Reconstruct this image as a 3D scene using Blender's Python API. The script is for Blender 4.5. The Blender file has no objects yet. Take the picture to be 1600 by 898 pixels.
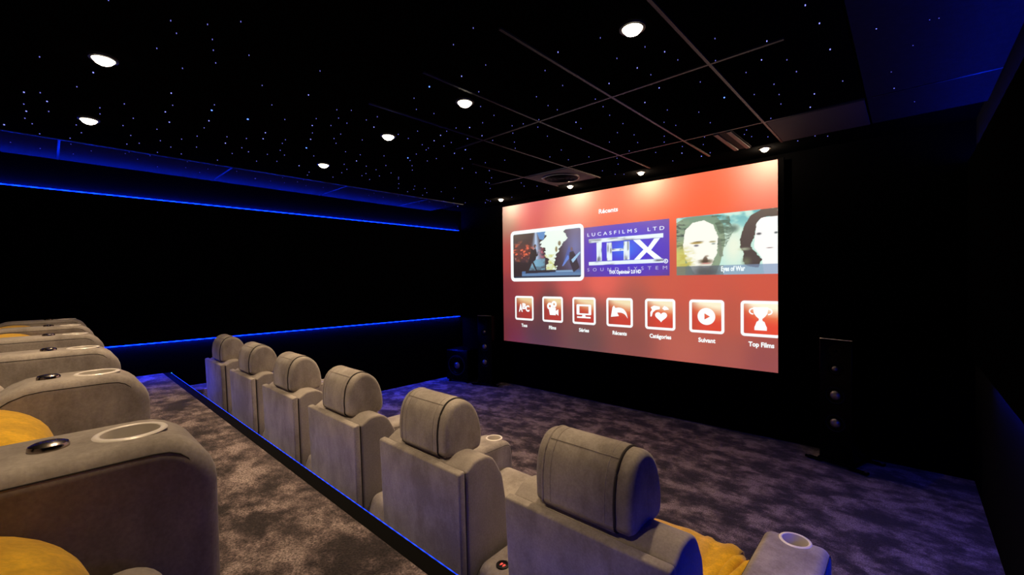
import bpy, bmesh, math, random
import numpy as np
from mathutils import Vector, Matrix
from mathutils.geometry import tessellate_polygon

# ------------------------------------------------------------------ camera, world, exposure
S = bpy.context.scene
C = S.collection
FPX = 669.0
cam_d = bpy.data.cameras.new('camera'); cam = bpy.data.objects.new('camera', cam_d); C.objects.link(cam)
cam_d.sensor_width = 36.0; cam_d.lens = FPX/1600*36; cam_d.clip_start = 0.02; cam_d.clip_end = 50
_R = ((0.7345751, 0.6784355, -0.01116706), (0.00203681, -0.01866247, -0.99982377), (-0.67852434, 0.73442289, -0.01509083))
CAMZ = 1.63
m3 = Matrix(((_R[0][0], -_R[1][0], -_R[2][0]), (_R[0][1], -_R[1][1], -_R[2][1]), (_R[0][2], -_R[1][2], -_R[2][2])))
cam.matrix_world = Matrix.Translation((0, 0, CAMZ)) @ m3.to_4x4()
S.camera = cam
W = bpy.data.worlds.new('dark_room'); S.world = W; W.use_nodes = True
W.node_tree.nodes['Background'].inputs[0].default_value = (0, 0, 0, 1)
W.node_tree.nodes['Background'].inputs[1].default_value = 0
S.view_settings.view_transform = 'Standard'; S.view_settings.look = 'None'
S.view_settings.exposure = 0.0; S.view_settings.gamma = 1.0; S.view_settings.use_curve_mapping = False
S.cycles.sample_clamp_indirect = 4.0

LAMP_COL = (1.0, 0.735, 0.47)
LAMP_W = 84.0            # each ceiling downlight
LAMP_FRONT_W = 9.5      # the four in front of the screen
LED_COL = (0.001, 0.022, 1.0)
LED_WALL = 720.0          # the side of the tape that shines along the wall
LED_FACE = 14.0           # its dotted front
LED_STEP = 1.7
SCREEN_GAIN = 1.0

# room measures (metres)
XL, XR, YF, YB, ZC = -5.8, 0.395, 4.97, -2.6, 2.806
ZF = 2.860               # the raised black strip of ceiling before the screen
ZA = 0.695               # rear platform height
YE = 0.868               # its front edge

# ------------------------------------------------------------------ materials
def newmat(name):
    m = bpy.data.materials.new(name); m.use_nodes = True
    return m, m.node_tree, m.node_tree.nodes['Principled BSDF']
def plain(name, col, rough=0.6, metal=0.0, spec=0.5):
    m, t, b = newmat(name)
    b.inputs['Base Color'].default_value = (*col, 1); b.inputs['Roughness'].default_value = rough
    b.inputs['Metallic'].default_value = metal; b.inputs['Specular IOR Level'].default_value = spec
    return m
def emit(name, col, k, bsdf=False):
    m = bpy.data.materials.new(name); m.use_nodes = True; t = m.node_tree; t.nodes.clear()
    o = t.nodes.new('ShaderNodeOutputMaterial'); e = t.nodes.new('ShaderNodeEmission')
    e.inputs[0].default_value = (*col, 1); e.inputs[1].default_value = k
    t.links.new(e.outputs[0], o.inputs[0]); return m
def nnode(t, scale, detail=4, rough=0.55, vec=None, sc3=None):
    n = t.nodes.new('ShaderNodeTexNoise'); n.inputs['Scale'].default_value = scale
    n.inputs['Detail'].default_value = detail; n.inputs['Roughness'].default_value = rough
    if vec is None:
        tc = t.nodes.new('ShaderNodeTexCoord'); vec = tc.outputs['Object']
    if sc3:
        mp = t.nodes.new('ShaderNodeMapping'); mp.inputs['Scale'].default_value = sc3
        t.links.new(vec, mp.inputs[0]); vec = mp.outputs[0]
    t.links.new(vec, n.inputs['Vector']); return n
def ramp(t, src, stops):
    r = t.nodes.new('ShaderNodeValToRGB'); el = r.color_ramp.elements
    el[0].position = stops[0][0]; el[0].color = (*stops[0][1], 1)
    el[1].position = stops[-1][0]; el[1].color = (*stops[-1][1], 1)
    for p, c in stops[1:-1]:
        e = el.new(p); e.color = (*c, 1)
    t.links.new(src, r.inputs[0]); return r
def mixc(t, a, b, f, mode='MIX'):
    x = t.nodes.new('ShaderNodeMix'); x.data_type = 'RGBA'; x.blend_type = mode
    for i, v in ((6, a), (7, b)):
        if isinstance(v, tuple): x.inputs[i].default_value = (*v, 1)
        else: t.links.new(v, x.inputs[i])
    if isinstance(f, (int, float)): x.inputs[0].default_value = f
    else: t.links.new(f, x.inputs[0])
    return x.outputs[2]
def bump(t, b, src, k, d=0.002):
    bp = t.nodes.new('ShaderNodeBump'); bp.inputs['Strength'].default_value = k; bp.inputs['Distance'].default_value = d
    t.links.new(src, bp.inputs['Height']); t.links.new(bp.outputs[0], b.inputs['Normal'])

def velvet(name, col, dark, patch=2.6):
    m, t, b = newmat(name)
    geo = t.nodes.new('ShaderNodeNewGeometry')
    n1 = nnode(t, patch, 6, 0.66, geo.outputs['Position'], (1.6, 1.6, 0.9))
    r1 = ramp(t, n1.outputs[0], [(0.38, dark), (0.52, col), (0.64, tuple(min(1, c*1.25) for c in col))])
    n2 = nnode(t, 140, 2, 0.6, geo.outputs['Position'])
    r2 = ramp(t, n2.outputs[0], [(0.3, (0.86, 0.86, 0.86)), (0.7, (1.06, 1.06, 1.06))])
    c = mixc(t, r1.outputs[0], r2.outputs[0], 1.0, 'MULTIPLY')
    t.links.new(c, b.inputs['Base Color'])
    b.inputs['Roughness'].default_value = 0.9; b.inputs['Specular IOR Level'].default_value = 0.15
    b.inputs['Sheen Weight'].default_value = 0.25; b.inputs['Sheen Roughness'].default_value = 0.45
    bump(t, b, n1.outputs[0], 0.25, 0.01)
    return m
M = {}
M['velvet'] = velvet('taupe_velvet', (0.37, 0.325, 0.275), (0.25, 0.215, 0.18), 3.2)
M['velvet_side'] = velvet('taupe_velvet_side', (0.35, 0.305, 0.26), (0.27, 0.235, 0.20), 1.4)
M['seam'] = plain('seam_thread', (0.025, 0.02, 0.017), 0.9)
M['yellow'] = velvet('mustard_plush', (0.72, 0.41, 0.018), (0.62, 0.34, 0.014), 7.0)
def carpet():
    m, t, b = newmat('mottled_carpet')
    geo = t.nodes.new('ShaderNodeNewGeometry'); P = geo.outputs['Position']
    n1 = nnode(t, 4.3, 8, 0.68, P, (0.95, 1.2, 1.0))
    n1.inputs['Distortion'].default_value = 0.15
    r1 = ramp(t, n1.outputs[0], [(0.41, (0.026, 0.018, 0.017)), (0.46, (0.052, 0.037, 0.035)), (0.52, (0.125, 0.090, 0.083)), (0.59, (0.26, 0.20, 0.18))])
    n3 = nnode(t, 11, 4, 0.65, P)
    r3 = ramp(t, n3.outputs[0], [(0.3, (0.70, 0.70, 0.70)), (0.7, (1.25, 1.25, 1.25))])
    c = mixc(t, r1.outputs[0], r3.outputs[0], 0.8, 'MULTIPLY')
    n2 = nnode(t, 125, 4, 0.8, P)
    r2 = ramp(t, n2.outputs[0], [(0.38, (0.22, 0.22, 0.22)), (0.62, (1.95, 1.95, 1.95))])
    c = mixc(t, c, r2.outputs[0], 0.95, 'MULTIPLY')
    t.links.new(c, b.inputs['Base Color'])
    b.inputs['Roughness'].default_value = 1.0; b.inputs['Specular IOR Level'].default_value = 0.05
    b.inputs['Sheen Weight'].default_value = 0.15
    bump(t, b, n2.outputs[0], 0.8, 0.008)
    return m
M['carpet'] = carpet()
def felt(name, a, bb):
    m, t, b = newmat(name)
    n = nnode(t, 30, 3)
    r = ramp(t, n.outputs[0], [(0.3, a), (0.7, bb)])
    t.links.new(r.outputs[0], b.inputs['Base Color'])
    b.inputs['Roughness'].default_value = 1.0; b.inputs['Specular IOR Level'].default_value = 0.0
    return m
M['felt'] = felt('black_wall_felt', (0.0012, 0.0012, 0.0013), (0.0018, 0.0018, 0.002))
M['wallcloth'] = felt('black_wall_cloth', (0.0014, 0.0014, 0.0014), (0.0018, 0.0018, 0.0018))
M['wallcloth_glow'] = felt('black_wall_cloth_glow', (0.0085, 0.0085, 0.0085), (0.010, 0.010, 0.010))  # same black cloth, its colour lightened so the blue strip glow shows
M['ceil'] = felt('black_ceiling_felt', (0.0015, 0.0014, 0.0014), (0.0022, 0.002, 0.002))
M['ceil_edge'] = felt('dark_border_tile', (0.018, 0.018, 0.019), (0.021, 0.021, 0.022))
M['tbar'] = plain('dark_grid_metal', (0.0055, 0.005, 0.0045), 0.45, 0.0, 0.4)
M['rail'] = plain('rail_metal', (0.045, 0.035, 0.03), 0.5, 0.2, 0.4)
M['blackm'] = plain('black_metal', (0.012, 0.012, 0.011), 0.45, 0.2)
M['trimm'] = plain('edge_trim_black', (0.0022, 0.0019, 0.0013), 0.8, 0, 0.05)
M['gloss'] = plain('black_gloss', (0.0008, 0.0008, 0.0008), 0.25, 0.0, 0.06)
M['matteb'] = plain('black_matte', (0.004, 0.004, 0.004), 0.8, 0, 0.2)
M['chrome'] = plain('dark_chrome', (0.33, 0.28, 0.24), 0.22, 1.0)
M['cupm'] = plain('cream_ring', (0.88, 0.82, 0.73), 0.35, 0.1)
M['cupin'] = plain('brushed_cup', (0.50, 0.45, 0.38), 0.45, 0.1)
M['grille'] = plain('vent_face', (0.065, 0.052, 0.044), 0.8)
M['panel'] = plain('panel_face', (0.020, 0.015, 0.012), 0.7)
M['conem'] = plain('woofer_cone', (0.30, 0.26, 0.21), 0.35, 0.9)
M['glint'] = plain('painted_edge_glint', (0.75, 0.68, 0.58), 0.55, 0.6)
M['red'] = emit('red_icon', (1.0, 0.10, 0.07), 1.2)

# ------------------------------------------------------------------ object helpers
def link(o, parent=None):
    C.objects.link(o)
    if parent is not None: o.parent = parent
    return o
def empty(name, loc=(0, 0, 0), rz=0.0):
    o = bpy.data.objects.new(name, None); o.location = loc; o.rotation_euler = (0, 0, rz); o.empty_display_size = 0.1
    return link(o)
def tag(o, label=None, cat=None, group=None, kind=None):
    if label: o['label'] = label
    if cat: o['category'] = cat
    if group: o['group'] = group
    if kind: o['kind'] = kind
    return o
def finish(name, bm, mat, parent=None, smooth=None, loc=(0, 0, 0)):
    me = bpy.data.meshes.new(name); bmesh.ops.recalc_face_normals(bm, faces=bm.faces[:]); bm.to_mesh(me); bm.free()
    for m in (mat if isinstance(mat, (list, tuple)) else [mat]): me.materials.append(m)
    if smooth is not None:
        me.shade_smooth(); me.set_sharp_from_angle(angle=math.radians(smooth))
    o = bpy.data.objects.new(name, me); o.location = loc
    return link(o, parent)
def box(bm, x0, x1, y0, y1, z0, z1, bev=0.0, seg=2):
    vs = [bm.verts.new((x, y, z)) for x in (x0, x1) for y in (y0, y1) for z in (z0, z1)]
    fs = [(0, 1, 3, 2), (4, 6, 7, 5), (0, 4, 5, 1), (2, 3, 7, 6), (0, 2, 6, 4), (1, 5, 7, 3)]
    F = [bm.faces.new([vs[i] for i in f]) for f in fs]
    if bev:
        es = list({e for f in F for e in f.edges})
        bmesh.ops.bevel(bm, geom=es, offset=bev, segments=seg, profile=0.5, affect='EDGES')
    return F
def boxobj(name, dims, mat, parent=None, bev=0.0, seg=2, loc=(0, 0, 0)):
    bm = bmesh.new(); box(bm, *dims, bev, seg)
    return finish(name, bm, mat, parent, 35 if bev else None, loc)
def prism(name, prof, x0, x1, mat, parent=None, bev=0.02, seg=4, warp=None, smooth=45):
    """solid from a closed profile of (y, z) points, run along x, its two end rims rounded"""
    bm = bmesh.new()
    a = [bm.verts.new((x0, y, z)) for y, z in prof]; b = [bm.verts.new((x1, y, z)) for y, z in prof]
    n = len(prof)
    fa = bm.faces.new(a); fb = bm.faces.new(b[::-1])
    for i in range(n): bm.faces.new((a[i], b[i], b[(i+1) % n], a[(i+1) % n]))
    bmesh.ops.recalc_face_normals(bm, faces=bm.faces[:])
    if bev: bmesh.ops.bevel(bm, geom=list(fa.edges)+list(fb.edges), offset=bev, segments=seg, profile=0.5, affect='EDGES', clamp_overlap=True)
    if warp:
        for v in bm.verts: v.co = warp(v.co)
    return finish(name, bm, mat, parent, smooth)
def catmull(pts, k=6, closed=True):
    out = []; n = len(pts)
    for i in range(n if closed else n-1):
        p = [Vector(pts[(i+j) % n]) if closed else Vector(pts[min(max(i+j, 0), n-1)]) for j in (-1, 0, 1, 2)]
        for s in range(k):
            t = s/k
            out.append(0.5*((2*p[1])+(-p[0]+p[2])*t+(2*p[0]-5*p[1]+4*p[2]-p[3])*t*t+(-p[0]+3*p[1]-3*p[2]+p[3])*t**3))
    if not closed: out.append(Vector(pts[-1]))
    return [tuple(v) for v in out]
def arcpoly(pts):
    """polygon with rounded corners: points (y, z, radius)"""
    out = []; n = len(pts)
    for i in range(n):
        p = Vector(pts[i][:2]); r = pts[i][2] if len(pts[i]) > 2 else 0
        if r <= 0: out.append(tuple(p)); continue
        a = (Vector(pts[i-1][:2])-p).normalized(); b = (Vector(pts[(i+1) % n][:2])-p).normalized()
        ang = a.angle(b); d = r/math.tan(ang/2)
        s, e = p+a*d, p+b*d; c = p+(a+b).normalized()*(r/math.sin(ang/2))
        a0 = math.atan2(s.y-c.y, s.x-c.x); a1 = math.atan2(e.y-c.y, e.x-c.x)
        da = (a1-a0+math.pi) % (2*math.pi)-math.pi; k = max(3, int(abs(da)/0.22))
        for j in range(k+1):
            t = a0+da*j/k; out.append((c.x+r*math.cos(t), c.y+r*math.sin(t)))
    return out
def tube(bm, pts, r, n=6, closed=False):
    pts = [Vector(p) for p in pts]; rings = []
    for i, p in enumerate(pts):
        if closed: d = pts[(i+1) % len(pts)]-pts[i-1]
        else: d = pts[min(i+1, len(pts)-1)]-pts[max(i-1, 0)]
        d.normalize(); up = Vector((0, 0, 1)) if abs(d.z) < 0.9 else Vector((1, 0, 0))
        u = d.cross(up).normalized(); v = d.cross(u)
        rr = r[i] if isinstance(r, (list, tuple)) else r
        rings.append([bm.verts.new(p+u*rr*math.cos(2*math.pi*k/n)+v*rr*math.sin(2*math.pi*k/n)) for k in range(n)])
    m = len(rings)
    for i in range(m if closed else m-1):
        a, b = rings[i], rings[(i+1) % m]
        for k in range(n): bm.faces.new((a[k], a[(k+1) % n], b[(k+1) % n], b[k]))
    if not closed: bm.faces.new(rings[0][::-1]); bm.faces.new(rings[-1])
def lathe(bm, prof, n=28, c=(0, 0, 0), axis='z', mi=None):
    rings = []
    for r, z in prof:
        ring = []
        for k in range(n if r > 1e-6 else 1):
            a = 2*math.pi*k/n
            p = (r*math.cos(a), r*math.sin(a), z) if axis == 'z' else (r*math.cos(a), z, r*math.sin(a))
            ring.append(bm.verts.new((c[0]+p[0], c[1]+p[1], c[2]+p[2])))
        rings.append(ring)
    for i in range(len(rings)-1):
        a, b = rings[i], rings[i+1]
        for k in range(n):
            k2 = (k+1) % n
            if len(a) == 1 and len(b) == 1: continue
            if len(a) == 1: f = bm.faces.new((a[0], b[k], b[k2]))
            elif len(b) == 1: f = bm.faces.new((a[k], b[0], a[k2]))
            else: f = bm.faces.new((a[k], b[k], b[k2], a[k2]))
            if mi is not None: f.material_index = mi[i]

# ------------------------------------------------------------------ room shell
def slab(name, dims, mat, parent=None):
    o = boxobj(name, dims, mat, parent)
    if parent is None: o['kind'] = 'structure'
    return o
slab('floor', (XL, XR, YE, YF, -0.12, 0.0), M['carpet'])
slab('floor', (XL, XR, YB, YE-0.063, -0.12, ZA), M['carpet'])          # rear platform with its carpet
slab('wall_left', (XL-0.15, XL, YB, YF, -0.12, ZC+0.18), M['wallcloth'])
slab('wall_right', (XR, XR+0.15, YB, YF, -0.12, ZC+0.18), M['wallcloth_glow'])
slab('wall_front', (XL-0.15, XR+0.15, YF, YF+0.15, -0.12, ZF), M['felt'])
slab('wall_back', (XL-0.15, XR+0.15, YB-0.15, YB, -0.12, ZC), M['felt'])
ceil = slab('ceiling', (XL-0.15, XR+0.15, YB-0.15, 4.33, ZC+0.006, ZC+0.18), M['ceil'])
# the lighter border tiles along both side walls
slab('border_tiles', (XL, -5.012, YB, 4.31, ZC, ZC+0.006), M['ceil_edge'], ceil)
slab('border_tiles', (-0.20, XR, YB, 4.31, ZC, ZC+0.006), M['ceil_edge'], ceil)
slab('front_recess', (XL-0.15, XR+0.15, 4.33, YF+0.15, ZF, ZC+0.18), M['felt'], ceil)
bm = bmesh.new()
def bars_x(x, y0, y1): box(bm, x-0.008, x+0.008, y0, y1, ZC-0.003, ZC+0.006)
def bars_y(y, x0, x1, skip=()):
    cuts = [x0]+[v for x in skip for v in (x-0.008, x+0.008)]+[x1]
    for p, q in zip(cuts[0::2], cuts[1::2]): box(bm, p, q, y-0.008, y+0.008, ZC-0.003, ZC+0.006)
for x in (-0.8, -1.4, -2.0, -2.6): bars_x(x, 1.45, 4.33)
bars_x(-3.2, 2.9, 4.33)
bars_x(-5.0, YB, 4.33)
bars_y(2.48, -2.95, -0.45, (-2.6, -2.0, -1.4, -0.8)); bars_y(3.68, -3.75, -0.21, (-3.2, -2.6, -2.0, -1.4, -0.8))
bars_y(3.68, -0.17, XR)
for y in (0.08, 1.28, 2.48, 3.68): bars_y(y, XL, -5.008)
finish('ceiling_grid', bm, M['tbar'], ceil)
# wall panels that carry the light strips: proud of both side walls
slab('trim_1', (XL, XL+0.030, YB, 4.92, 1.03, 2.515), M['felt'])
slab('trim_2', (XR-0.05, XR, YB, 4.92, 1.03, 2.515), M['felt'])
# platform edge: black nosing and riser
slab('trim_3', (XL, XR, YE-0.063, YE-0.003, 0.0, ZA+0.001), M['trimm'])
# side stair at the left wall, carpeted
bm = bmesh.new()
for k, (y0, y1, z) in enumerate(((YE, 1.24, 0.525), (1.24, 1.56, 0.355), (1.56, 1.88, 0.18))):
    box(bm, XL+0.002, -5.47, y0+0.001, y1, 0.001, z, 0.012, 2)
st = finish('floor_stairs', bm, M['carpet']); st['kind'] = 'structure'

# ------------------------------------------------------------------ light strips
def ledmat(name, k, pitch, axis='Y', col=LED_COL):
    m = bpy.data.materials.new(name); m.use_nodes = True; t = m.node_tree; t.nodes.clear()
    o = t.nodes.new('ShaderNodeOutputMaterial'); e = t.nodes.new('ShaderNodeEmission')
    e.inputs[0].default_value = (*col, 1)
    geo = t.nodes.new('ShaderNodeNewGeometry'); sp = t.nodes.new('ShaderNodeSeparateXYZ'); t.links.new(geo.outputs['Position'], sp.inputs[0])
    a = t.nodes.new('ShaderNodeMath'); a.operation = 'MULTIPLY'; a.inputs[1].default_value = 2*math.pi/pitch; t.links.new(sp.outputs[axis], a.inputs[0])
    b = t.nodes.new('ShaderNodeMath'); b.operation = 'SINE'; t.links.new(a.outputs[0], b.inputs[0])
    r = t.nodes.new('ShaderNodeMapRange'); r.inputs[1].default_value = -1; r.inputs[2].default_value = 1
    r.inputs[3].default_value = k*0.55; r.inputs[4].default_value = k*1.45; t.links.new(b.outputs[0], r.inputs[0])
    t.links.new(r.outputs[0], e.inputs[1]); t.links.new(e.outputs[0], o.inputs[0]); return m
led_wall = ledmat('blue_led', LED_FACE, 0.10, 'Y', (0.0006, 0.011, 1.0)); led_beam = emit('blue_led_beam', LED_COL, LED_WALL); led_beam_r = emit('blue_led_beam_right', LED_COL, 190.0)
led_step = ledmat('blue_led_step', LED_STEP, 0.05, 'X', (0.012, 0.055, 1.0)); led_step_beam = emit('blue_led_step_beam', (0.03, 0.05, 1.0), 15.0)
def wall_led(x0, x1, z0, z1, label, y1=4.9, beam=None):
    t = empty('light_strip', (0, 0, 0)); tag(t, label, 'light strip')
    bm = bmesh.new()
    ys = np.linspace(YB+0.02, y1, 25)
    up = z0 > 2
    for a, b in zip(ys[:-1], ys[1:]):
        F = box(bm, x0, x1, a, b-0.0005, z0, z1)
        for f in F: f.material_index = 1 if abs(f.calc_center_median().z-(z1 if up else z0)) < 1e-4 else 0
    finish('glowing_tape', bm, [led_wall, beam or led_beam], t)
    bm = bmesh.new(); zz = (z0-0.002, z0) if up else (z1, z1+0.002)
    box(bm, x0-0.003, x1+0.003, YB+0.02, y1, *zz)
    finish('tape_backing', bm, M['blackm'], t)
wall_led(XL+0.010, XL+0.019, 2.517, 2.527, 'long blue light strip along the top of the left wall panel')
wall_led(XL+0.010, XL+0.019, 1.018, 1.028, 'long blue light strip low on the left wall, behind the first armchairs')
wall_led(XR-0.037, XR-0.028, 2.517, 2.527, 'blue light strip high on the right wall under the ceiling', 4.9, led_beam_r)
wall_led(XR-0.037, XR-0.028, 1.018, 1.028, 'blue light strip low on the right wall near the floor speaker', 3.9, led_beam_r)
t = empty('light_strip'); tag(t, 'thin blue light strip along the black edge of the rear platform', 'light strip')
bm = bmesh.new()
xs = np.linspace(-5.72, XR-0.02, 25)
for a, b in zip(xs[:-1], xs[1:]):
    for f in box(bm, a, b-0.0005, YE-0.002, YE+0.0008, ZA-0.003, ZA+0.0015): f.material_index = 1 if f.calc_center_median().y > YE+0.0007 else 0
finish('glowing_tape', bm, [led_step, led_step_beam], t)
boxobj('end_cap', (-5.735, -5.72, YE-0.003, YE+0.003, ZA-0.003, ZA+0.004), emit('pale_led_end', (0.05, 0.45, 1.0), 2.5), t)

# ------------------------------------------------------------------ downlights
lamp_glow = emit('warm_lamp', (1.0, 0.86, 0.66), 12.0)
def downlight(x, y, label, w, r=0.042, zc=ZC, wide=False):
    t = empty('ceiling_downlight', (x, y, zc)); tag(t, label, 'ceiling light', 'round ceiling downlights')
    bm = bmesh.new(); lathe(bm, [(r, -0.004), (r+0.002, -0.010), (r+0.013, -0.008), (r+0.014, 0.0), (r, 0.0), (r, -0.004)], 32)
    finish('trim_ring', bm, M['blackm'], t, 60)
    bm = bmesh.new(); lathe(bm, [(0, -0.036), (r*0.38, -0.034), (r*0.7, -0.026), (r*0.92, -0.014), (r, -0.003)], 32)
    finish('lamp_lens', bm, lamp_glow, t, 60)
    ld = bpy.data.lights.new('downlight_beam', 'POINT' if wide else 'SPOT'); ld.energy = w; ld.color = LAMP_COL
    if not wide: ld.spot_size = math.radians(104); ld.spot_blend = 1.0
    ld.shadow_soft_size = 0.012 if wide else 0.035
    lo = bpy.data.objects.new('downlight_beam', ld); lo.location = (0, 0, -0.052 if wide else -0.075); link(lo, t)
LX = (-0.945, -2.13, -3.06, -4.25)
names = ('fourth', 'third', 'second', 'first')
rows = ((-1.6, 'added out of view behind the camera'), (0.215, 'over the rear platform'), (1.87, 'over the front armchairs'), (4.39, 'close in front of the screen'))  # the row behind the camera is unseen, added for its light
for y, where in rows:
    for x, nm in zip(LX, names):
        f = y > 4
        if y < 0 and nm == 'fourth': continue
        if 0 < y < 1 and nm == 'fourth': x = -1.07
        if f: x, y = x*1.0533, 4.624
        lab = 'round warm downlight %s, %s one from the left wall' % (where, nm)
        downlight(x, y, lab, LAMP_FRONT_W if f else LAMP_W*(0.52 if x == -1.07 else 0.75 if y < 1 else 1), 0.036 if f else 0.046, ZF if f else ZC, f)

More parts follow.
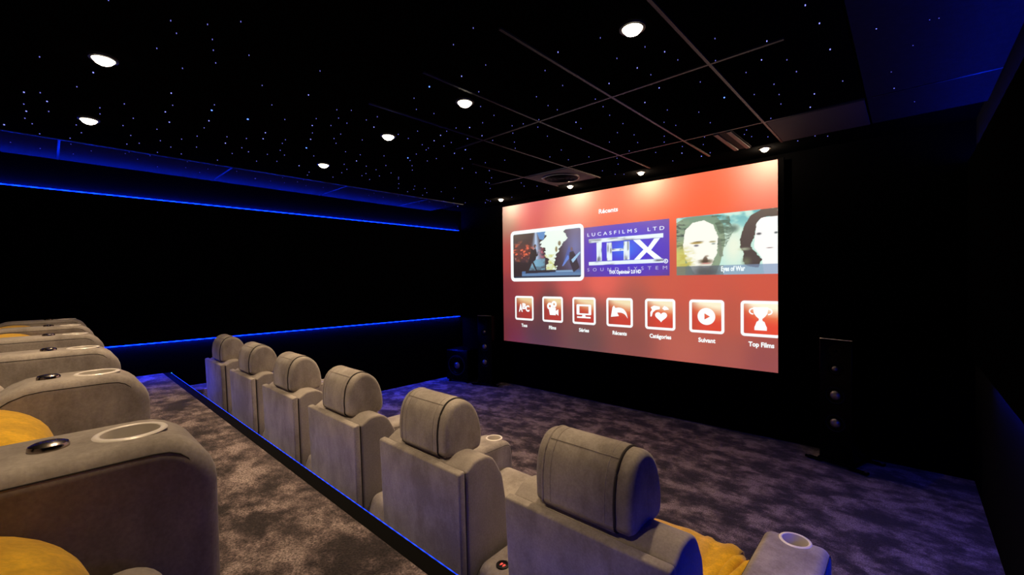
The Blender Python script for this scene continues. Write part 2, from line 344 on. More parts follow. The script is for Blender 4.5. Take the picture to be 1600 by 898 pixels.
# ------------------------------------------------------------------ ceiling stars
STARS = [(-1.485,1.362,2),(-1.66,1.388,2),(-1.883,1.632,2),(-1.69,1.638,2),(-1.96,1.837,2),(-1.327,1.806,3),(-1.138,2.074,2),(-1.1,1.844,2),(-0.979,2.072,2),(-0.926,2.187,3),(-0.909,2.317,2),(-1.107,2.245,3),(-1.495,1.911,2),(-1.533,2.13,2),(-1.317,2.303,3),(-1.747,2.142,2),(-1.779,2.303,2),(-1.495,2.438,2),(-1.522,2.58,2),(-1.087,2.374,2),(-1.125,2.572,3),(-1.286,2.715,3),(-1.23,2.944,2),(-0.854,2.479,3),(-0.913,2.668,2),(-0.764,2.466,2),(-0.696,2.24,2),(-0.516,2.445,3),(-0.581,2.633,3),(-0.481,2.729,2),(-0.681,2.73,2),(-0.598,3.013,2),(-0.878,3.006,4),(-0.724,3.092,2),(-0.608,3.205,2),(-0.632,3.387,2),(-1.085,3.139,2),(-0.468,2.922,2),(-1.096,3.412,2),(-1.344,3.156,2),(-1.306,3.282,2),(-1.567,2.746,2),(-1.818,2.691,3),(-1.708,3.112,2),(-1.636,3.255,2),(-1.579,2.962,2),(-1.874,3.276,2),(-1.473,3.461,2),(-1.537,3.61,2),(-1.472,3.844,2),(-1.552,4.041,3),(-1.456,4.277,3),(-1.356,4.217,2),(-1.172,3.971,2),(-1.241,3.72,2),(-1.318,3.918,2),(-0.954,3.988,2),(-0.983,3.885,2),(-0.941,3.783,2),(-0.742,3.636,2),(-0.695,4.394,2),(-0.857,4.091,2),(-2.311,2.532,2),(-2.452,2.704,2),(-2.56,2.834,2),(-2.55,2.542,2),(-2.464,2.209,3),(-2.526,2.399,2),(-2.545,2.143,2),(-2.669,2.371,2),(-2.207,2.41,2),(-2.885,3.039,2),(-2.907,2.552,3),(-3.053,2.547,2),(-3.432,3.16,2),(-3.411,2.949,2),(-3.276,3.211,2),(-3.482,3.446,2),(-3.684,3.55,2),(-4.087,4.441,2),(-4.496,4.372,2),(-4.662,4.478,2),(-4.715,3.906,2),(-3.89,3.825,2),(-3.392,4.153,2),(-3.506,4.037,2),(-3.412,3.877,2),(-3.453,4.463,2),(-2.504,3.262,2),(-2.435,3.467,2),(-2.299,3.165,2),(-2.159,2.783,2),(-2.239,3.526,2),(-2.419,4.076,2),(-2.398,4.313,2),(-2.328,4.384,2),(-2.167,3.958,2),(-2.069,3.758,2),(-1.706,3.459,2),(-1.719,3.846,2),(-1.718,4.239,2),(-1.872,3.628,2),(-1.983,2.456,2),(-2.085,2.569,2),(-1.864,2.826,2),(-2.119,2.438,2),(-1.777,2.404,2),(-2.425,0.19,2),(-2.416,0.392,2),(-2.518,0.429,2),(-2.332,0.511,2),(-2.201,0.608,2),(-2.458,0.557,2),(-2.568,0.585,2),(-2.494,0.723,2),(-2.706,0.626,2),(-3.276,-0.009,2),(-3.308,0.19,3),(-3.612,0.136,2),(-3.939,-0.079,3),(-3.879,-0.012,2),(-4.031,0.016,3),(-4.195,-0.086,2),(-4.354,-0.079,3),(-4.255,0.023,2),(-4.544,-0.09,2),(-4.66,-0.058,2),(-4.828,-0.197,3),(-5.371,-0.188,2),(-4.927,-0.024,2),(-5.438,-0.026,2),(-4.906,0.139,2),(-5.098,0.148,2),(-5.462,0.172,2),(-5.235,0.275,2),(-3.737,0.356,2),(-3.932,0.253,2),(-4.073,0.262,2),(-4.015,0.428,2),(-4.251,0.395,2),(-4.488,0.461,2),(-4.173,0.579,2),(-4.786,0.466,2),(-4.685,0.533,2),(-4.484,0.642,2),(-5.051,0.505,2),(-5.127,0.487,2),(-5.28,0.586,2),(-5.062,0.649,2),(-4.896,0.679,2),(-5.481,0.757,2),(-3.326,0.534,3),(-3.544,0.575,2),(-3.714,0.562,3),(-3.929,0.616,3),(-4.316,0.753,2),(-4.63,0.732,2),(-4.807,0.834,2),(-5.062,0.923,2),(-5.329,0.958,2),(-5.457,1.098,2),(-4.144,0.823,2),(-4.478,0.883,2),(-3.889,0.817,2),(-3.697,0.806,3),(-3.461,0.772,4),(-3.343,0.761,2),(-3.466,0.99,4),(-3.997,0.99,2),(-4.188,1.025,3),(-3.932,1.109,2),(-4.229,1.156,2),(-4.32,1.232,2),(-4.474,1.146,2),(-4.81,1.11,2),(-5.022,1.146,2),(-5.238,1.124,2),(-5.139,1.353,2),(-5.012,1.389,2),(-5.355,1.586,2),(-2.748,0.388,2),(-2.901,0.517,2),(-4.471,0.16,2),(-4.67,0.194,2),(-2.398,1.045,2),(-2.817,0.883,2),(-2.755,1.126,3),(-3.079,1.021,2),(-2.853,1.353,2),(-2.793,1.426,2),(-3.287,1.174,2),(-3.467,0.988,4),(-3.11,1.322,2),(-3.268,1.359,3),(-3.428,1.426,2),(-3.59,1.478,3),(-3.681,1.17,3),(-3.846,1.205,3),(-3.935,1.11,2),(-3.844,1.545,4),(-3.17,1.456,2),(-2.989,1.429,2),(-3.039,1.516,2),(-3.298,1.592,2),(-3.437,1.602,2),(-3.543,1.668,2),(-3.745,1.339,2),(-3.859,1.355,2),(-4.199,1.491,2),(-4.074,1.412,2),(-4.282,1.374,2),(-4.314,1.232,2),(-4.463,1.515,2),(-4.591,1.377,2),(-4.476,1.724,3),(-4.037,1.688,2),(-3.71,1.833,2),(-4.113,2.015,2),(-4.274,2.123,2),(-4.444,2.149,2),(-4.696,2.169,2),(-4.66,1.896,2),(-4.801,1.935,2),(-5.045,1.989,2),(-5.322,2.127,2),(-5.192,1.979,2),(-5.099,1.787,2),(-5.336,1.889,2),(-5.363,1.748,2),(-5.345,1.59,2),(-5.278,2.314,2),(-5.008,2.59,2),(-2.77,1.608,2),(-2.881,1.584,2),(-2.973,1.696,3),(-3.307,1.779,2),(-3.915,2.043,3),(-3.702,1.97,2),(-3.582,2.142,2),(-3.863,2.329,2),(-3.482,2.334,4),(-3.323,2.32,2),(-3.685,2.518,2),(-3.827,2.619,2),(-3.541,2.398,2),(-4.085,2.524,2),(-4.197,2.688,2),(-4.263,2.728,2),(-4.467,2.863,2),(-4.689,2.998,2),(-4.289,2.504,2),(-4.021,2.202,2),(-4.296,2.347,2),(-4.415,2.364,2),(-4.516,2.512,2),(-4.078,2.343,2),(-2.811,1.977,2),(-3.061,2.198,2),(-3.156,2.308,2),(-3.1,2.291,2),(-2.904,2.206,3),(-2.761,2.162,3),(-2.65,2.136,2),(-2.959,2.352,2),(-2.839,2.336,2),(-2.67,2.367,2),(-2.463,2.209,3),(-2.531,2.402,3),(-2.55,2.542,2),(-2.904,2.551,3),(-3.057,2.551,3),(-3.396,2.939,2),(-3.093,2.779,2),(-3.308,2.536,2),(-3.435,2.524,2),(-3.082,2.967,2),(-3.436,3.166,2),(-3.27,3.203,2),(-3.478,3.443,2),(-3.689,3.611,2),(-4.478,3.507,2),(-4.167,3.483,2),(-4.468,3.241,2),(-4.829,3.462,2),(-4.443,3.072,2),(-4.605,3.168,2),(-4.782,3.194,2),(-4.661,3.409,2),(-5.327,2.948,2),(-5.161,2.931,2),(-5.316,3.157,2),(-5.091,3.25,2),(-5.363,3.466,2),(-5.326,3.755,2),(-5.157,3.816,2),(-4.987,3.947,2),(-5.231,4.17,2),(-5.168,4.364,3),(-5.072,4.212,2),(-4.855,4.247,2),(-4.504,4.428,2),(-4.464,4.313,2),(-4.635,4.453,2),(-2.324,1.611,2),(-2.463,1.725,2),(-2.437,1.853,2),(-2.122,1.582,4),(-3.005,2.022,2),(-2.981,1.912,2),(-1.881,1.63,3),(-1.959,1.836,2),(-2.32,2.21,2),(-2.16,2.169,2),(-2.115,1.998,2),(-0.327,2.242,3),(-0.302,2.446,3),(-0.111,2.685,3),(0.072,2.764,2),(0.103,2.776,2),(0.018,3.008,2),(-0.296,2.762,3),(-0.481,2.729,2),(-0.469,2.921,2),(-0.599,3.015,2),(-0.608,3.206,2),(-0.632,3.387,2),(-0.441,3.355,3),(-0.496,3.595,3),(-0.288,3.257,2),(-0.064,3.603,3),(-0.071,3.306,2),(0.032,3.976,2),(-0.696,4.395,2),(-0.567,4.347,2),(-0.491,4.429,2),(-0.743,3.636,2)]
star_m = [emit('star_small', (0.24, 0.24, 1.0), 0.8), emit('star_mid', (0.26, 0.28, 1.0), 1.6), emit('star_big', (0.10, 0.22, 1.0), 2.8)]
def star_disc(bm, x, y, r, mi=0):
    vs = [bm.verts.new((x+r*math.cos(a), y+r*math.sin(a), ZC-0.0015)) for a in [k*math.pi/4 for k in range(8)]]
    top = [bm.verts.new((v.co.x, v.co.y, ZC+0.004)) for v in vs]
    f = bm.faces.new(vs[::-1]); f.material_index = mi
    for k in range(8): bm.faces.new((vs[k], vs[(k+1) % 8], top[(k+1) % 8], top[k])).material_index = mi
def star_r(x, y, s):
    d = math.sqrt(x*x+y*y+1.38)
    return (0.0021, 0.0029, 0.0042)[s-2]*max(0.75, min(1.5, d/3.4))
srt = sorted(STARS, key=lambda s: -(star_r(*s)/math.sqrt(s[0]**2+s[1]**2+1.38)))
for x, y, s in srt[:100]:
    bm = bmesh.new(); star_disc(bm, 0, 0, star_r(x, y, s))
    finish('star_light', bm, star_m[s-2], ceil, loc=(x, y, 0))
bm = bmesh.new()
for x, y, s in srt[100:]: star_disc(bm, x, y, star_r(x, y, s), s-2)
tag(finish('star_lights', bm, star_m, ceil), kind='stuff')

# ------------------------------------------------------------------ ceiling fittings
t = empty('ceiling_vent', (-2.9, 3.98, ZC)); tag(t, 'square ceiling vent with a round swirl grille, above the screen', 'ceiling vent')
bm = bmesh.new(); box(bm, -0.286, 0.286, -0.286, 0.286, -0.008, 0.004, 0.003, 1); finish('vent_plate', bm, M['grille'], t, 35)
bm = bmesh.new(); lathe(bm, [(0.215, -0.008), (0.212, -0.018), (0.196, -0.020), (0.190, -0.010)], 40); finish('vent_collar', bm, M['blackm'], t, 50)
bm = bmesh.new(); lathe(bm, [(0.19, -0.0085), (0, -0.0085)], 40); finish('vent_duct', bm, M['matteb'], t)
for r in (0.15, 0.105, 0.055):
    bm = bmesh.new(); lathe(bm, [(r+0.016, -0.024), (r, -0.012), (r-0.004, -0.013), (r+0.012, -0.026), (r+0.016, -0.024)], 36); finish('vent_cone', bm, M['matteb'], t, 50)
t = empty('slot_diffuser', (-1.10, 3.99, ZC)); tag(t, 'narrow double slot air diffuser in the ceiling at the screen', 'air diffuser')
bm = bmesh.new(); box(bm, -0.075, 0.075, -0.29, 0.29, -0.003, 0.003); finish('slot_back', bm, M['matteb'], t)
for x in (-0.048, 0.048): boxobj('slot_rail', (x-0.017, x+0.017, -0.29, 0.29, -0.011, -0.002), M['rail'], t, 0.002, 1)
o = boxobj('access_panel', (-0.787, -0.213, 3.693, 4.31, ZC-0.004, ZC+0.004), M['panel'], None, 0.002, 1)
tag(o, 'plain grey-brown ceiling tile at the right end above the screen', 'ceiling tile')

# ------------------------------------------------------------------ projection screen
SX0, SX1, SZ0, SZ1, SY = -4.675, -0.934, 0.695, 2.790, 4.86
def s2l(c):
    c = np.asarray(c, float)/255.0
    return np.where(c <= 0.04045, c/12.92, ((c+0.055)/1.055)**2.4)
def scrmat():
    m = bpy.data.materials.new('projected_picture'); m.use_nodes = True; t = m.node_tree; b = t.nodes['Principled BSDF']
    a = t.nodes.new('ShaderNodeVertexColor'); a.layer_name = 'picture'
    b.inputs['Base Color'].default_value = (0.30, 0.30, 0.285, 1); b.inputs['Roughness'].default_value = 1; b.inputs['Specular IOR Level'].default_value = 0
    t.links.new(a.outputs[0], b.inputs['Emission Color']); b.inputs['Emission Strength'].default_value = SCREEN_GAIN
    return m
SCR = scrmat()
scr = empty('projection_screen', ((SX0+SX1)/2, SY, SZ0)); tag(scr, 'huge projection screen showing a red film menu on the front wall', 'screen')
ox, oy, oz = -(SX0+SX1)/2, -SY, -SZ0
def put(u, v, lay): return (SX0+u+ox, -0.0012*lay, v)
def painted(name, u0, u1, v0, v1, nu, nv, fn, lay, parent):
    """flat picture on the screen, colour from fn(U, V) -> sRGB 0..255 with U, V running 0..1"""
    us = np.linspace(0, 1, nu); vs = np.linspace(0, 1, nv); U, V = np.meshgrid(us, vs)
    me = bpy.data.meshes.new(name)
    co = [put(u0+(u1-u0)*u, v0+(v1-v0)*v, lay) for v in vs for u in us]
    fc = [(j*nu+i, j*nu+i+1, (j+1)*nu+i+1, (j+1)*nu+i) for j in range(nv-1) for i in range(nu-1)]
    me.from_pydata(co, [], fc); me.materials.append(SCR)
    col = s2l(np.clip(fn(U, V), 0, 255)).reshape(-1, 3)
    at = me.color_attributes.new('picture', 'FLOAT_COLOR', 'POINT')
    at.data.foreach_set('color', np.concatenate([col, np.ones((len(col), 1))], 1).ravel().astype(np.float32))
    o = bpy.data.objects.new(name, me); return link(o, parent)
def idw(pts, p=2.6):
    P = np.array([(a, b) for a, b, _ in pts], float); K = np.array([c for _, _, c in pts], float)
    def f(X, Y):
        d = (X[..., None]-P[:, 0])**2+((Y[..., None]-P[:, 1]))**2+0.02
        w = d**(-p/2*1.3); return (w[..., None]*K).sum(-2)/w.sum(-1)[..., None]
    return f
bgpts = [(0.05, 1.9, (150, 95, 80)), (0.08, 1.3, (172, 58, 55)), (0.06, 0.75, (135, 46, 50)), (0.05, 0.1, (112, 40, 48)), (0.5, 1.95, (218, 75, 78)), (0.6, 0.85, (165, 62, 58)), (0.75, 0.15, (88, 54, 58)),
         (0.9, 0.55, (92, 56, 56)), (1.2, 1.8, (236, 120, 100)), (1.3, 0.85, (205, 82, 74)), (1.5, 0.15, (105, 70, 66)), (1.55, 0.5, (122, 76, 70)), (1.75, 0.9, (232, 98, 82)), (2.0, 1.85, (238, 100, 68)),
         (2.2, 0.2, (140, 76, 66)), (2.3, 0.6, (165, 84, 72)), (2.6, 1.9, (250, 86, 38)), (2.6, 0.86, (206, 88, 66)), (3.1, 1.9, (252, 84, 34)), (2.8, 0.2, (186, 94, 76)), (3.0, 0.85, (206, 84, 64)),
         (3.3, 0.15, (172, 88, 74)), (3.6, 0.12, (150, 76, 70)), (3.6, 0.85, (208, 84, 62)), (3.65, 1.9, (236, 102, 80)), (3.3, 0.5, (190, 86, 66))]
bgf = idw(bgpts)
WS, HS = SX1-SX0, SZ1-SZ0
painted('menu_background', 0, WS, 0, HS, 90, 52, lambda U, V: bgf(U*WS, V*HS*1.0), 0, scr)
boxobj('screen_frame', (SX0+ox-0.05, SX1+ox+0.05, 0.004, 0.03, -0.05, HS+0.012), M['felt'], scr)

white = emit('projected_white', tuple(s2l((240, 250, 250))), 1.15)
def shape(name, polys, mat, lay, parent, holes=()):
    bm = bmesh.new()
    for P in polys:
        P = [p for k, p in enumerate(P) if (Vector(p)-Vector(P[k-1])).length > 1e-4]
        vs = [bm.verts.new(put(u, v, lay)) for u, v in P]
        for tri in tessellate_polygon([[Vector((u, v, 0)) for u, v in P]]): bm.faces.new([vs[k] for k in tri])
    return finish(name, bm, mat, parent)
def rrect(u0, u1, v0, v1, r, n=5):
    out = []
    for cx, cy, a0 in ((u1-r, v1-r, 0), (u0+r, v1-r, 90), (u0+r, v0+r, 180), (u1-r, v0+r, 270)):
        for k in range(n+1):
            a = math.radians(a0+90*k/n); out.append((cx+r*math.cos(a), cy+r*math.sin(a)))
    return out
def clipu(P, umax):
    out = []
    for i in range(len(P)):
        a, b = P[i-1], P[i]
        if (a[0] <= umax) != (b[0] <= umax):
            t = (umax-a[0])/(b[0]-a[0]); out.append((umax, a[1]+t*(b[1]-a[1])))
        if b[0] <= umax: out.append(b)
    return out
def ringshape(name, outer, inner, mat, lay, parent):
    bm = bmesh.new()
    a = [bm.verts.new(put(u, v, lay)) for u, v in outer]; b = [bm.verts.new(put(u, v, lay)) for u, v in inner]
    n = len(a)
    for i in range(n): bm.faces.new((a[i], a[(i+1) % n], b[(i+1) % n], b[i]))
    bmesh.ops.remove_doubles(bm, verts=bm.verts[:], dist=1e-6)
    return finish(name, bm, mat, parent)
def text(name, s, u0, u1, v0, v1, mat, lay, parent, bold=0.02, spacing=1.0):
    """lettering fitted into the rectangle u0..u1, v0..v1 (v0 is the base line, v1 the cap height)"""
    cu = bpy.data.curves.new(name, 'FONT'); cu.body = s; cu.size = 1.0; cu.offset = bold; cu.space_character = spacing; cu.resolution_u = 3
    tmp = bpy.data.objects.new(name, cu); C.objects.link(tmp)
    dg = bpy.context.evaluated_depsgraph_get(); dg.update()
    me = bpy.data.meshes.new_from_object(tmp.evaluated_get(dg)); bpy.data.objects.remove(tmp); bpy.data.curves.remove(cu)
    xs = [v.co.x for v in me.vertices]; x0, x1 = min(xs), max(xs); cap = 0.70
    for v in me.vertices:
        v.co = put(u0+(v.co.x-x0)/(x1-x0)*(u1-u0), v0+v.co.y/cap*(v1-v0), lay)
    me.name = name; me.materials.clear(); me.materials.append(mat)
    return link(bpy.data.objects.new(name, me), parent)
def circle(cx, cy, r, n=24, ry=None): return [(cx+r*math.cos(2*math.pi*k/n), cy+(ry or r)*math.sin(2*math.pi*k/n)) for k in range(n)]

# --- the seven menu tiles
tiles = [('Tous', 0.250, (0.376, 0.490), 0.0), ('Films', 0.784, (0.901, 1.028), 0.15), ('Séries', 1.310, (1.413, 1.571), 0.3), ('Récents', 1.835, (1.921, 2.117), 0.5),
         ('Catégories', 2.360, (2.415, 2.676), 0.7), ('Suivant', 2.883, (2.980, 3.158), 0.85), ('Top Films', 3.407, (3.479, 3.709), 1.0)]
T0, T1 = 0.344, 0.707
def tilefn(k):
    def f(U, V):
        top = np.array((235+20*k, 205+45*k, 150+70*k)); mid = np.array((200+35*k, 100+15*k, 62+8*k)); low = np.array((170+60*k, 50+25*k, 42+8*k)); edge = np.array((120+60*k, 60+10*k, 52))
        arc = 0.62+0.16*(1-U)**2-0.10*U
        a = np.clip((V-arc)/0.30, 0, 1)[..., None]
        c = (mid*0.9+top*0.1)*(1-a)+top*a
        b = np.clip((arc-V)/0.25, 0, 1)[..., None]
        c = np.where((V < arc)[..., None], mid*(1-b)+low*b, c)
        l = np.clip(0.45-U-0.2*V, 0, 0.45)[..., None]/0.45
        return c*(1-0.6*l)+edge*0.6*l
    return f
for i, (cap, u, (c0, c1), k) in enumerate(tiles):
    u1 = u+0.365
    outer = rrect(u, u1, T0, T1, 0.035); inner = rrect(u+0.028, u1-0.028, T0+0.028, T1-0.028, 0.012)
    if u1 > WS: outer = [(min(a, WS), b) for a, b in outer]; inner = [(min(a, WS), b) for a, b in inner]
    tile = ringshape('menu_tile', outer, inner, white, 3, scr)
    ue = min(u1-0.028, WS)
    f0 = tilefn(k)
    painted('tile_picture', u+0.026, ue, T0+0.026, T1-0.026, 16, 20, f0, 2, tile)
    text('tile_caption', cap, c0, c1, 0.243, 0.289, white, 3, tile, 0.03)
    cx, cy = u+0.1825, (T0+T1)/2
    def q(P, s=1.0): return [(cx+a*s, cy+b*s) for a, b in P]
    if i == 0:
        for ch, a0, a1, b0, b1 in (('A', -0.105, -0.030, -0.050, 0.055), ('B', -0.035, 0.040, -0.010, 0.070), ('C', 0.030, 0.105, -0.045, 0.040)):
            text('tile_letter', ch, cx+a0, cx+a1, cy+b0, cy+b1, white, 4+i % 2, tile, 0.05)
    elif i == 1:
        for ax, ay, rr in ((-0.045, 0.045, 0.050), (0.030, 0.075, 0.046)):
            ringshape('film_reel', circle(cx+ax, cy+ay, rr), circle(cx+ax, cy+ay, rr*0.36), white, 4, tile)
        shape('camera_body', [q([(-0.045, -0.080), (0.060, -0.080), (0.060, -0.055), (0.105, -0.085), (0.105, 0.005), (0.060, -0.020), (0.060, 0.025), (-0.030, 0.030), (-0.060, -0.010)])], white, 4.5, tile)
    elif i == 2:
        ringshape('monitor', rrect(cx-0.115, cx+0.115, cy-0.055, cy+0.085, 0.015), rrect(cx-0.070, cx+0.075, cy-0.035, cy+0.062, 0.004), white, 4, tile)
        shape('monitor_foot', [q([(-0.108, -0.098), (0.105, -0.098), (0.105, -0.078), (0.03, -0.078), (0.02, -0.055), (-0.02, -0.055), (-0.03, -0.078), (-0.108, -0.078)])], white, 4, tile)
    elif i == 3:
        ar = catmull([(-0.055, 0.055), (0.0, 0.060), (0.055, 0.045), (0.095, 0.0), (0.115, -0.07)], 5, False); br = catmull([(0.115, -0.07), (0.08, -0.025), (0.04, -0.005), (-0.005, 0.0), (-0.03, -0.005)], 5, False)
        shape('curved_arrow', [q([(-0.095, 0.060), (-0.075, 0.085)] + ar + br + [(-0.005, -0.045), (-0.118, -0.060)])], white, 4, tile)
    elif i == 4:
        hp = [(0.062*math.sin(a)**3, 0.0041*(13*math.cos(a)-5*math.cos(2*a)-2*math.cos(3*a)-math.cos(4*a))) for a in [k2*2*math.pi/32 for k2 in range(32)]]
        shape('heart', [q([(0.015+a*1.17, -0.025+b) for a, b in hp])], white, 4, tile)
        shape('heart_arrow', [q([(-0.115, -0.03), (-0.10, -0.03), (-0.085, 0.02), (-0.05, 0.05), (0.0, 0.06), (0.0, 0.09), (-0.07, 0.10), (-0.11, 0.08), (-0.095, 0.05), (-0.115, 0.02)]), q([(0.03, 0.07), (0.055, 0.05), (0.08, 0.055), (0.11, 0.06), (0.09, 0.085), (0.055, 0.10)])], white, 4, tile)
    elif i == 5:
        ringshape('play_disc', [(cx+0.092*math.cos(a), cy+0.092*math.sin(a)) for a in [math.radians(x) for x in range(0, 360, 10)]],
                  [(cx+r*math.cos(math.radians(x)), cy+r*math.sin(math.radians(x))) for x, r in [(x, 0.020/max(0.5, math.cos(math.radians((x % 120)-60)))) for x in range(0, 360, 10)]], white, 4, tile)
    else:
        half = [(0.0, -0.115), (0.055, -0.115), (0.055, -0.085), (0.045, -0.060), (0.035, -0.030), (0.018, -0.020), (0.014, 0.000), (0.040, 0.025), (0.060, 0.055), (0.068, 0.118), (0.0, 0.118)]
        shape('trophy', [q(half+[(-a, b) for a, b in half[::-1] if a > 0])], white, 4, tile)
for s in (-1, 1):
    hc = [(cx+s*(0.066+0.040*math.sin(a)), cy+0.075+0.034*math.cos(a)) for a in [math.radians(d) for d in range(0, 181, 15)]]
    hi = [(cx+s*(0.066+0.028*math.sin(a)), cy+0.075+0.022*math.cos(a)) for a in [math.radians(d) for d in range(0, 181, 15)]]
    shape('trophy_handle', [hc+hi[::-1]], white, 4, tile)
text('menu_heading', 'Récents', 1.734, 2.009, 1.795, 1.850, white, 3, scr, 0.03)

# --- pictures of the upper row
rng = np.random.RandomState(7)
def vnoise(U, V, s, seed=0):
    r = np.random.RandomState(seed); G = r.rand(64, 64)
    x = (U*s) % 63; y = (V*s) % 63; i = np.floor(x).astype(int); j = np.floor(y).astype(int); fx = x-i; fy = y-j
    fx = fx*fx*(3-2*fx); fy = fy*fy*(3-2*fy); i2 = (i+1) % 64; j2 = (j+1) % 64
    return (G[j, i]*(1-fx)+G[j, i2]*fx)*(1-fy)+(G[j2, i]*(1-fx)+G[j2, i2]*fx)*fy
def fbm(U, V, s, seed=0): return 0.5*vnoise(U, V, s, seed)+0.3*vnoise(U, V, s*2.1, seed+1)+0.2*vnoise(U, V, s*4.3, seed+2)
def inpoly(U, V, P):
    c = np.zeros(U.shape, bool)
    for k in range(len(P)):
        (x0, y0), (x1, y1) = P[k-1], P[k]
        if y0 == y1: continue
        c ^= ((y0 > V) != (y1 > V)) & (U < (x1-x0)*(V-y0)/(y1-y0)+x0)
    return c
def over(c, mask, col, a=1.0):
    m = (np.asarray(mask, float)*a)[..., None]; return c*(1-m)+np.asarray(col, float)*m
def blob(U, V, x, y, rx, ry, soft=0.35):
    d = np.sqrt(((U-x)/rx)**2+((V-y)/ry)**2); return np.clip((1-d)/soft, 0, 1)
def concert(U, V):
    U = U+0.0; n = fbm(U, V, 9, 3); n2 = fbm(U, V, 22, 9)
    c = np.zeros(U.shape+(3,))+np.array((52, 40, 44.))
    c = over(c, np.clip((U-0.62)/0.3, 0, 1), (92, 84, 120), 0.9*1.0)
    c = over(c, blob(U, V, 0.92, 0.62, 0.20, 0.55, 1.0), (120, 130, 190), 0.7)
    beam = np.clip(1-np.abs(U-0.365)/(0.035+0.16*(1-V)), 0, 1)
    c = over(c, beam*(V > 0.25), (190, 220, 255), 0.95)
    c = over(c, inpoly(U, V, [(0.38, 1), (0.52, 1), (0.48, 0.82), (0.42, 0.84)]), (90, 150, 215), 0.9)
    fire = np.clip((n2-0.50)*7, 0, 1)*blob(U, V, 0.14, 0.60, 0.26, 0.28, 0.6)
    c = over(c, blob(U, V, 0.15, 0.58, 0.24, 0.24, 0.9), (120, 42, 34), 0.7)
    c = over(c, fire, (255, 110, 70), 0.95)
    c = over(c, blob(U, V, 0.46, 0.55, 0.10, 0.25, 0.9)*np.clip((n2-0.42)*5, 0, 1), (225, 110, 130), 0.7)
    c = over(c, inpoly(U, V, [(0, 0), (0.24, 0), (0.24, 0.33), (0.12, 0.37), (0, 0.36)]), (38, 27, 27))
    w = 0.10*(n-0.5)+0.07*(n2-0.5)
    fl = inpoly(U+w, V+0.06*(n2-0.5), [(0.50, 1.02), (0.79, 1.02), (0.77, 0.86), (0.80, 0.78), (0.74, 0.66), (0.70, 0.60), (0.66, 0.50), (0.655, 0.30), (0.63, 0.12), (0.53, 0.12), (0.53, 0.40), (0.50, 0.58), (0.45, 0.76), (0.49, 0.84)])
    c = over(c, fl, (236, 252, 240))
    lowf = fl & (V < 0.50); c = over(c, lowf*np.clip((n2-0.35)*3, 0, 1), (205, 205, 120), 0.9)
    c = over(c, blob(U, V, 0.71, 0.72, 0.025, 0.06), (110, 90, 60), 0.8); c = over(c, blob(U, V, 0.665, 0.60, 0.02, 0.07), (120, 100, 50), 0.8)
    c = over(c, inpoly(U, V, [(0.24, 0.15), (0.50, 0.15), (0.50, 0.42), (0.34, 0.40)])*np.clip(n2*1.6, 0.4, 1), (110, 165, 190), 0.9)
    # stage
    c = over(c, (V < 0.15) & (U > 0.14), (78, 112, 158)); c = over(c, (V < 0.10) & (U > 0.14), (96, 132, 172)); c = over(c, V < 0.045, (34, 44, 66))
    c = over(c, inpoly(U, V, [(0.20, 0.17), (0.65, 0.17), (0.65, 0.12), (0.20, 0.10)]), (34, 34, 44)); c = over(c, inpoly(U, V, [(0.66, 0.15), (0.88, 0.15), (0.90, 0.11), (0.66, 0.11)]), (130, 165, 200))
    # performer with a microphone, legs apart
    blk = (36, 30, 34)
    for P in ([(0.29, 0.66), (0.33, 0.62), (0.36, 0.66), (0.38, 0.55), (0.36, 0.40), (0.31, 0.34), (0.25, 0.38), (0.27, 0.52)], [(0.25, 0.40), (0.31, 0.36), (0.25, 0.16), (0.21, 0.14)], [(0.29, 0.38), (0.33, 0.34), (0.39, 0.13), (0.37, 0.13), (0.32, 0.28)],
              [(0.35, 0.62), (0.38, 0.52), (0.40, 0.60), (0.395, 0.50), (0.375, 0.46), (0.345, 0.54)]):
        c = over(c, inpoly(U, V, P), blk)
    c = over(c, blob(U, V, 0.352, 0.70, 0.022, 0.045, 0.3), (60, 44, 44)); c = over(c, blob(U, V, 0.362, 0.69, 0.010, 0.022), (190, 150, 140)); c = over(c, blob(U, V, 0.40, 0.60, 0.018, 0.012), (170, 140, 150))
    # guitarist with a blue beam
    c = over(c, inpoly(U, V, [(0.745, 0.24), (0.76, 0.24), (0.90, 0.50), (0.84, 0.66)]), (70, 95, 175), 0.75); c = over(c, inpoly(U, V, [(0.745, 0.24), (0.76, 0.24), (0.86, 0.42), (0.82, 0.46)]), (110, 150, 235), 0.8)
    c = over(c, inpoly(U, V, [(0.84, 0.42), (0.85, 0.52), (0.90, 0.54), (0.93, 0.44), (0.98, 0.20), (0.90, 0.10), (0.85, 0.30)]), (48, 42, 54)); c = over(c, blob(U, V, 0.875, 0.58, 0.020, 0.045), (120, 90, 90))
    c = over(c, inpoly(U, V, [(0.87, 0.36), (0.90, 0.40), (0.985, 0.52), (0.99, 0.49), (0.92, 0.35), (0.89, 0.30)]), (160, 200, 235)); c = over(c, blob(U, V, 0.035, 0.44, 0.012, 0.03), (150, 120, 120))
    return c
f1 = ringshape('film_still_frame', rrect(0.172, 1.501, 0.928, 1.694, 0.07), rrect(0.226, 1.454, 0.979, 1.641, 0.025), white, 4, scr)
painted('film_still', 0.224, 1.456, 0.977, 1.643, 220, 130, concert, 2, f1)
def card(U, V):
    r = np.sqrt(((U-0.52)/0.62)**2+((V-0.52)/0.62)**2)[..., None]
    c = np.array((40, 120, 250.))*(1-np.clip(r/0.45, 0, 1))+np.array((66, 44, 205.))*np.clip(r/0.45, 0, 1)
    k = np.clip((r-0.45)/0.5, 0, 1); c = c*(1-k)+np.array((92, 56, 170.))*k
    e = np.clip((r-0.98)/0.45, 0, 1)
    return c*(1-e)+np.array((88, 62, 82.))*e
card_o = painted('title_card', 1.503, 2.661, 0.978, 1.633, 60, 36, card, 2, scr)
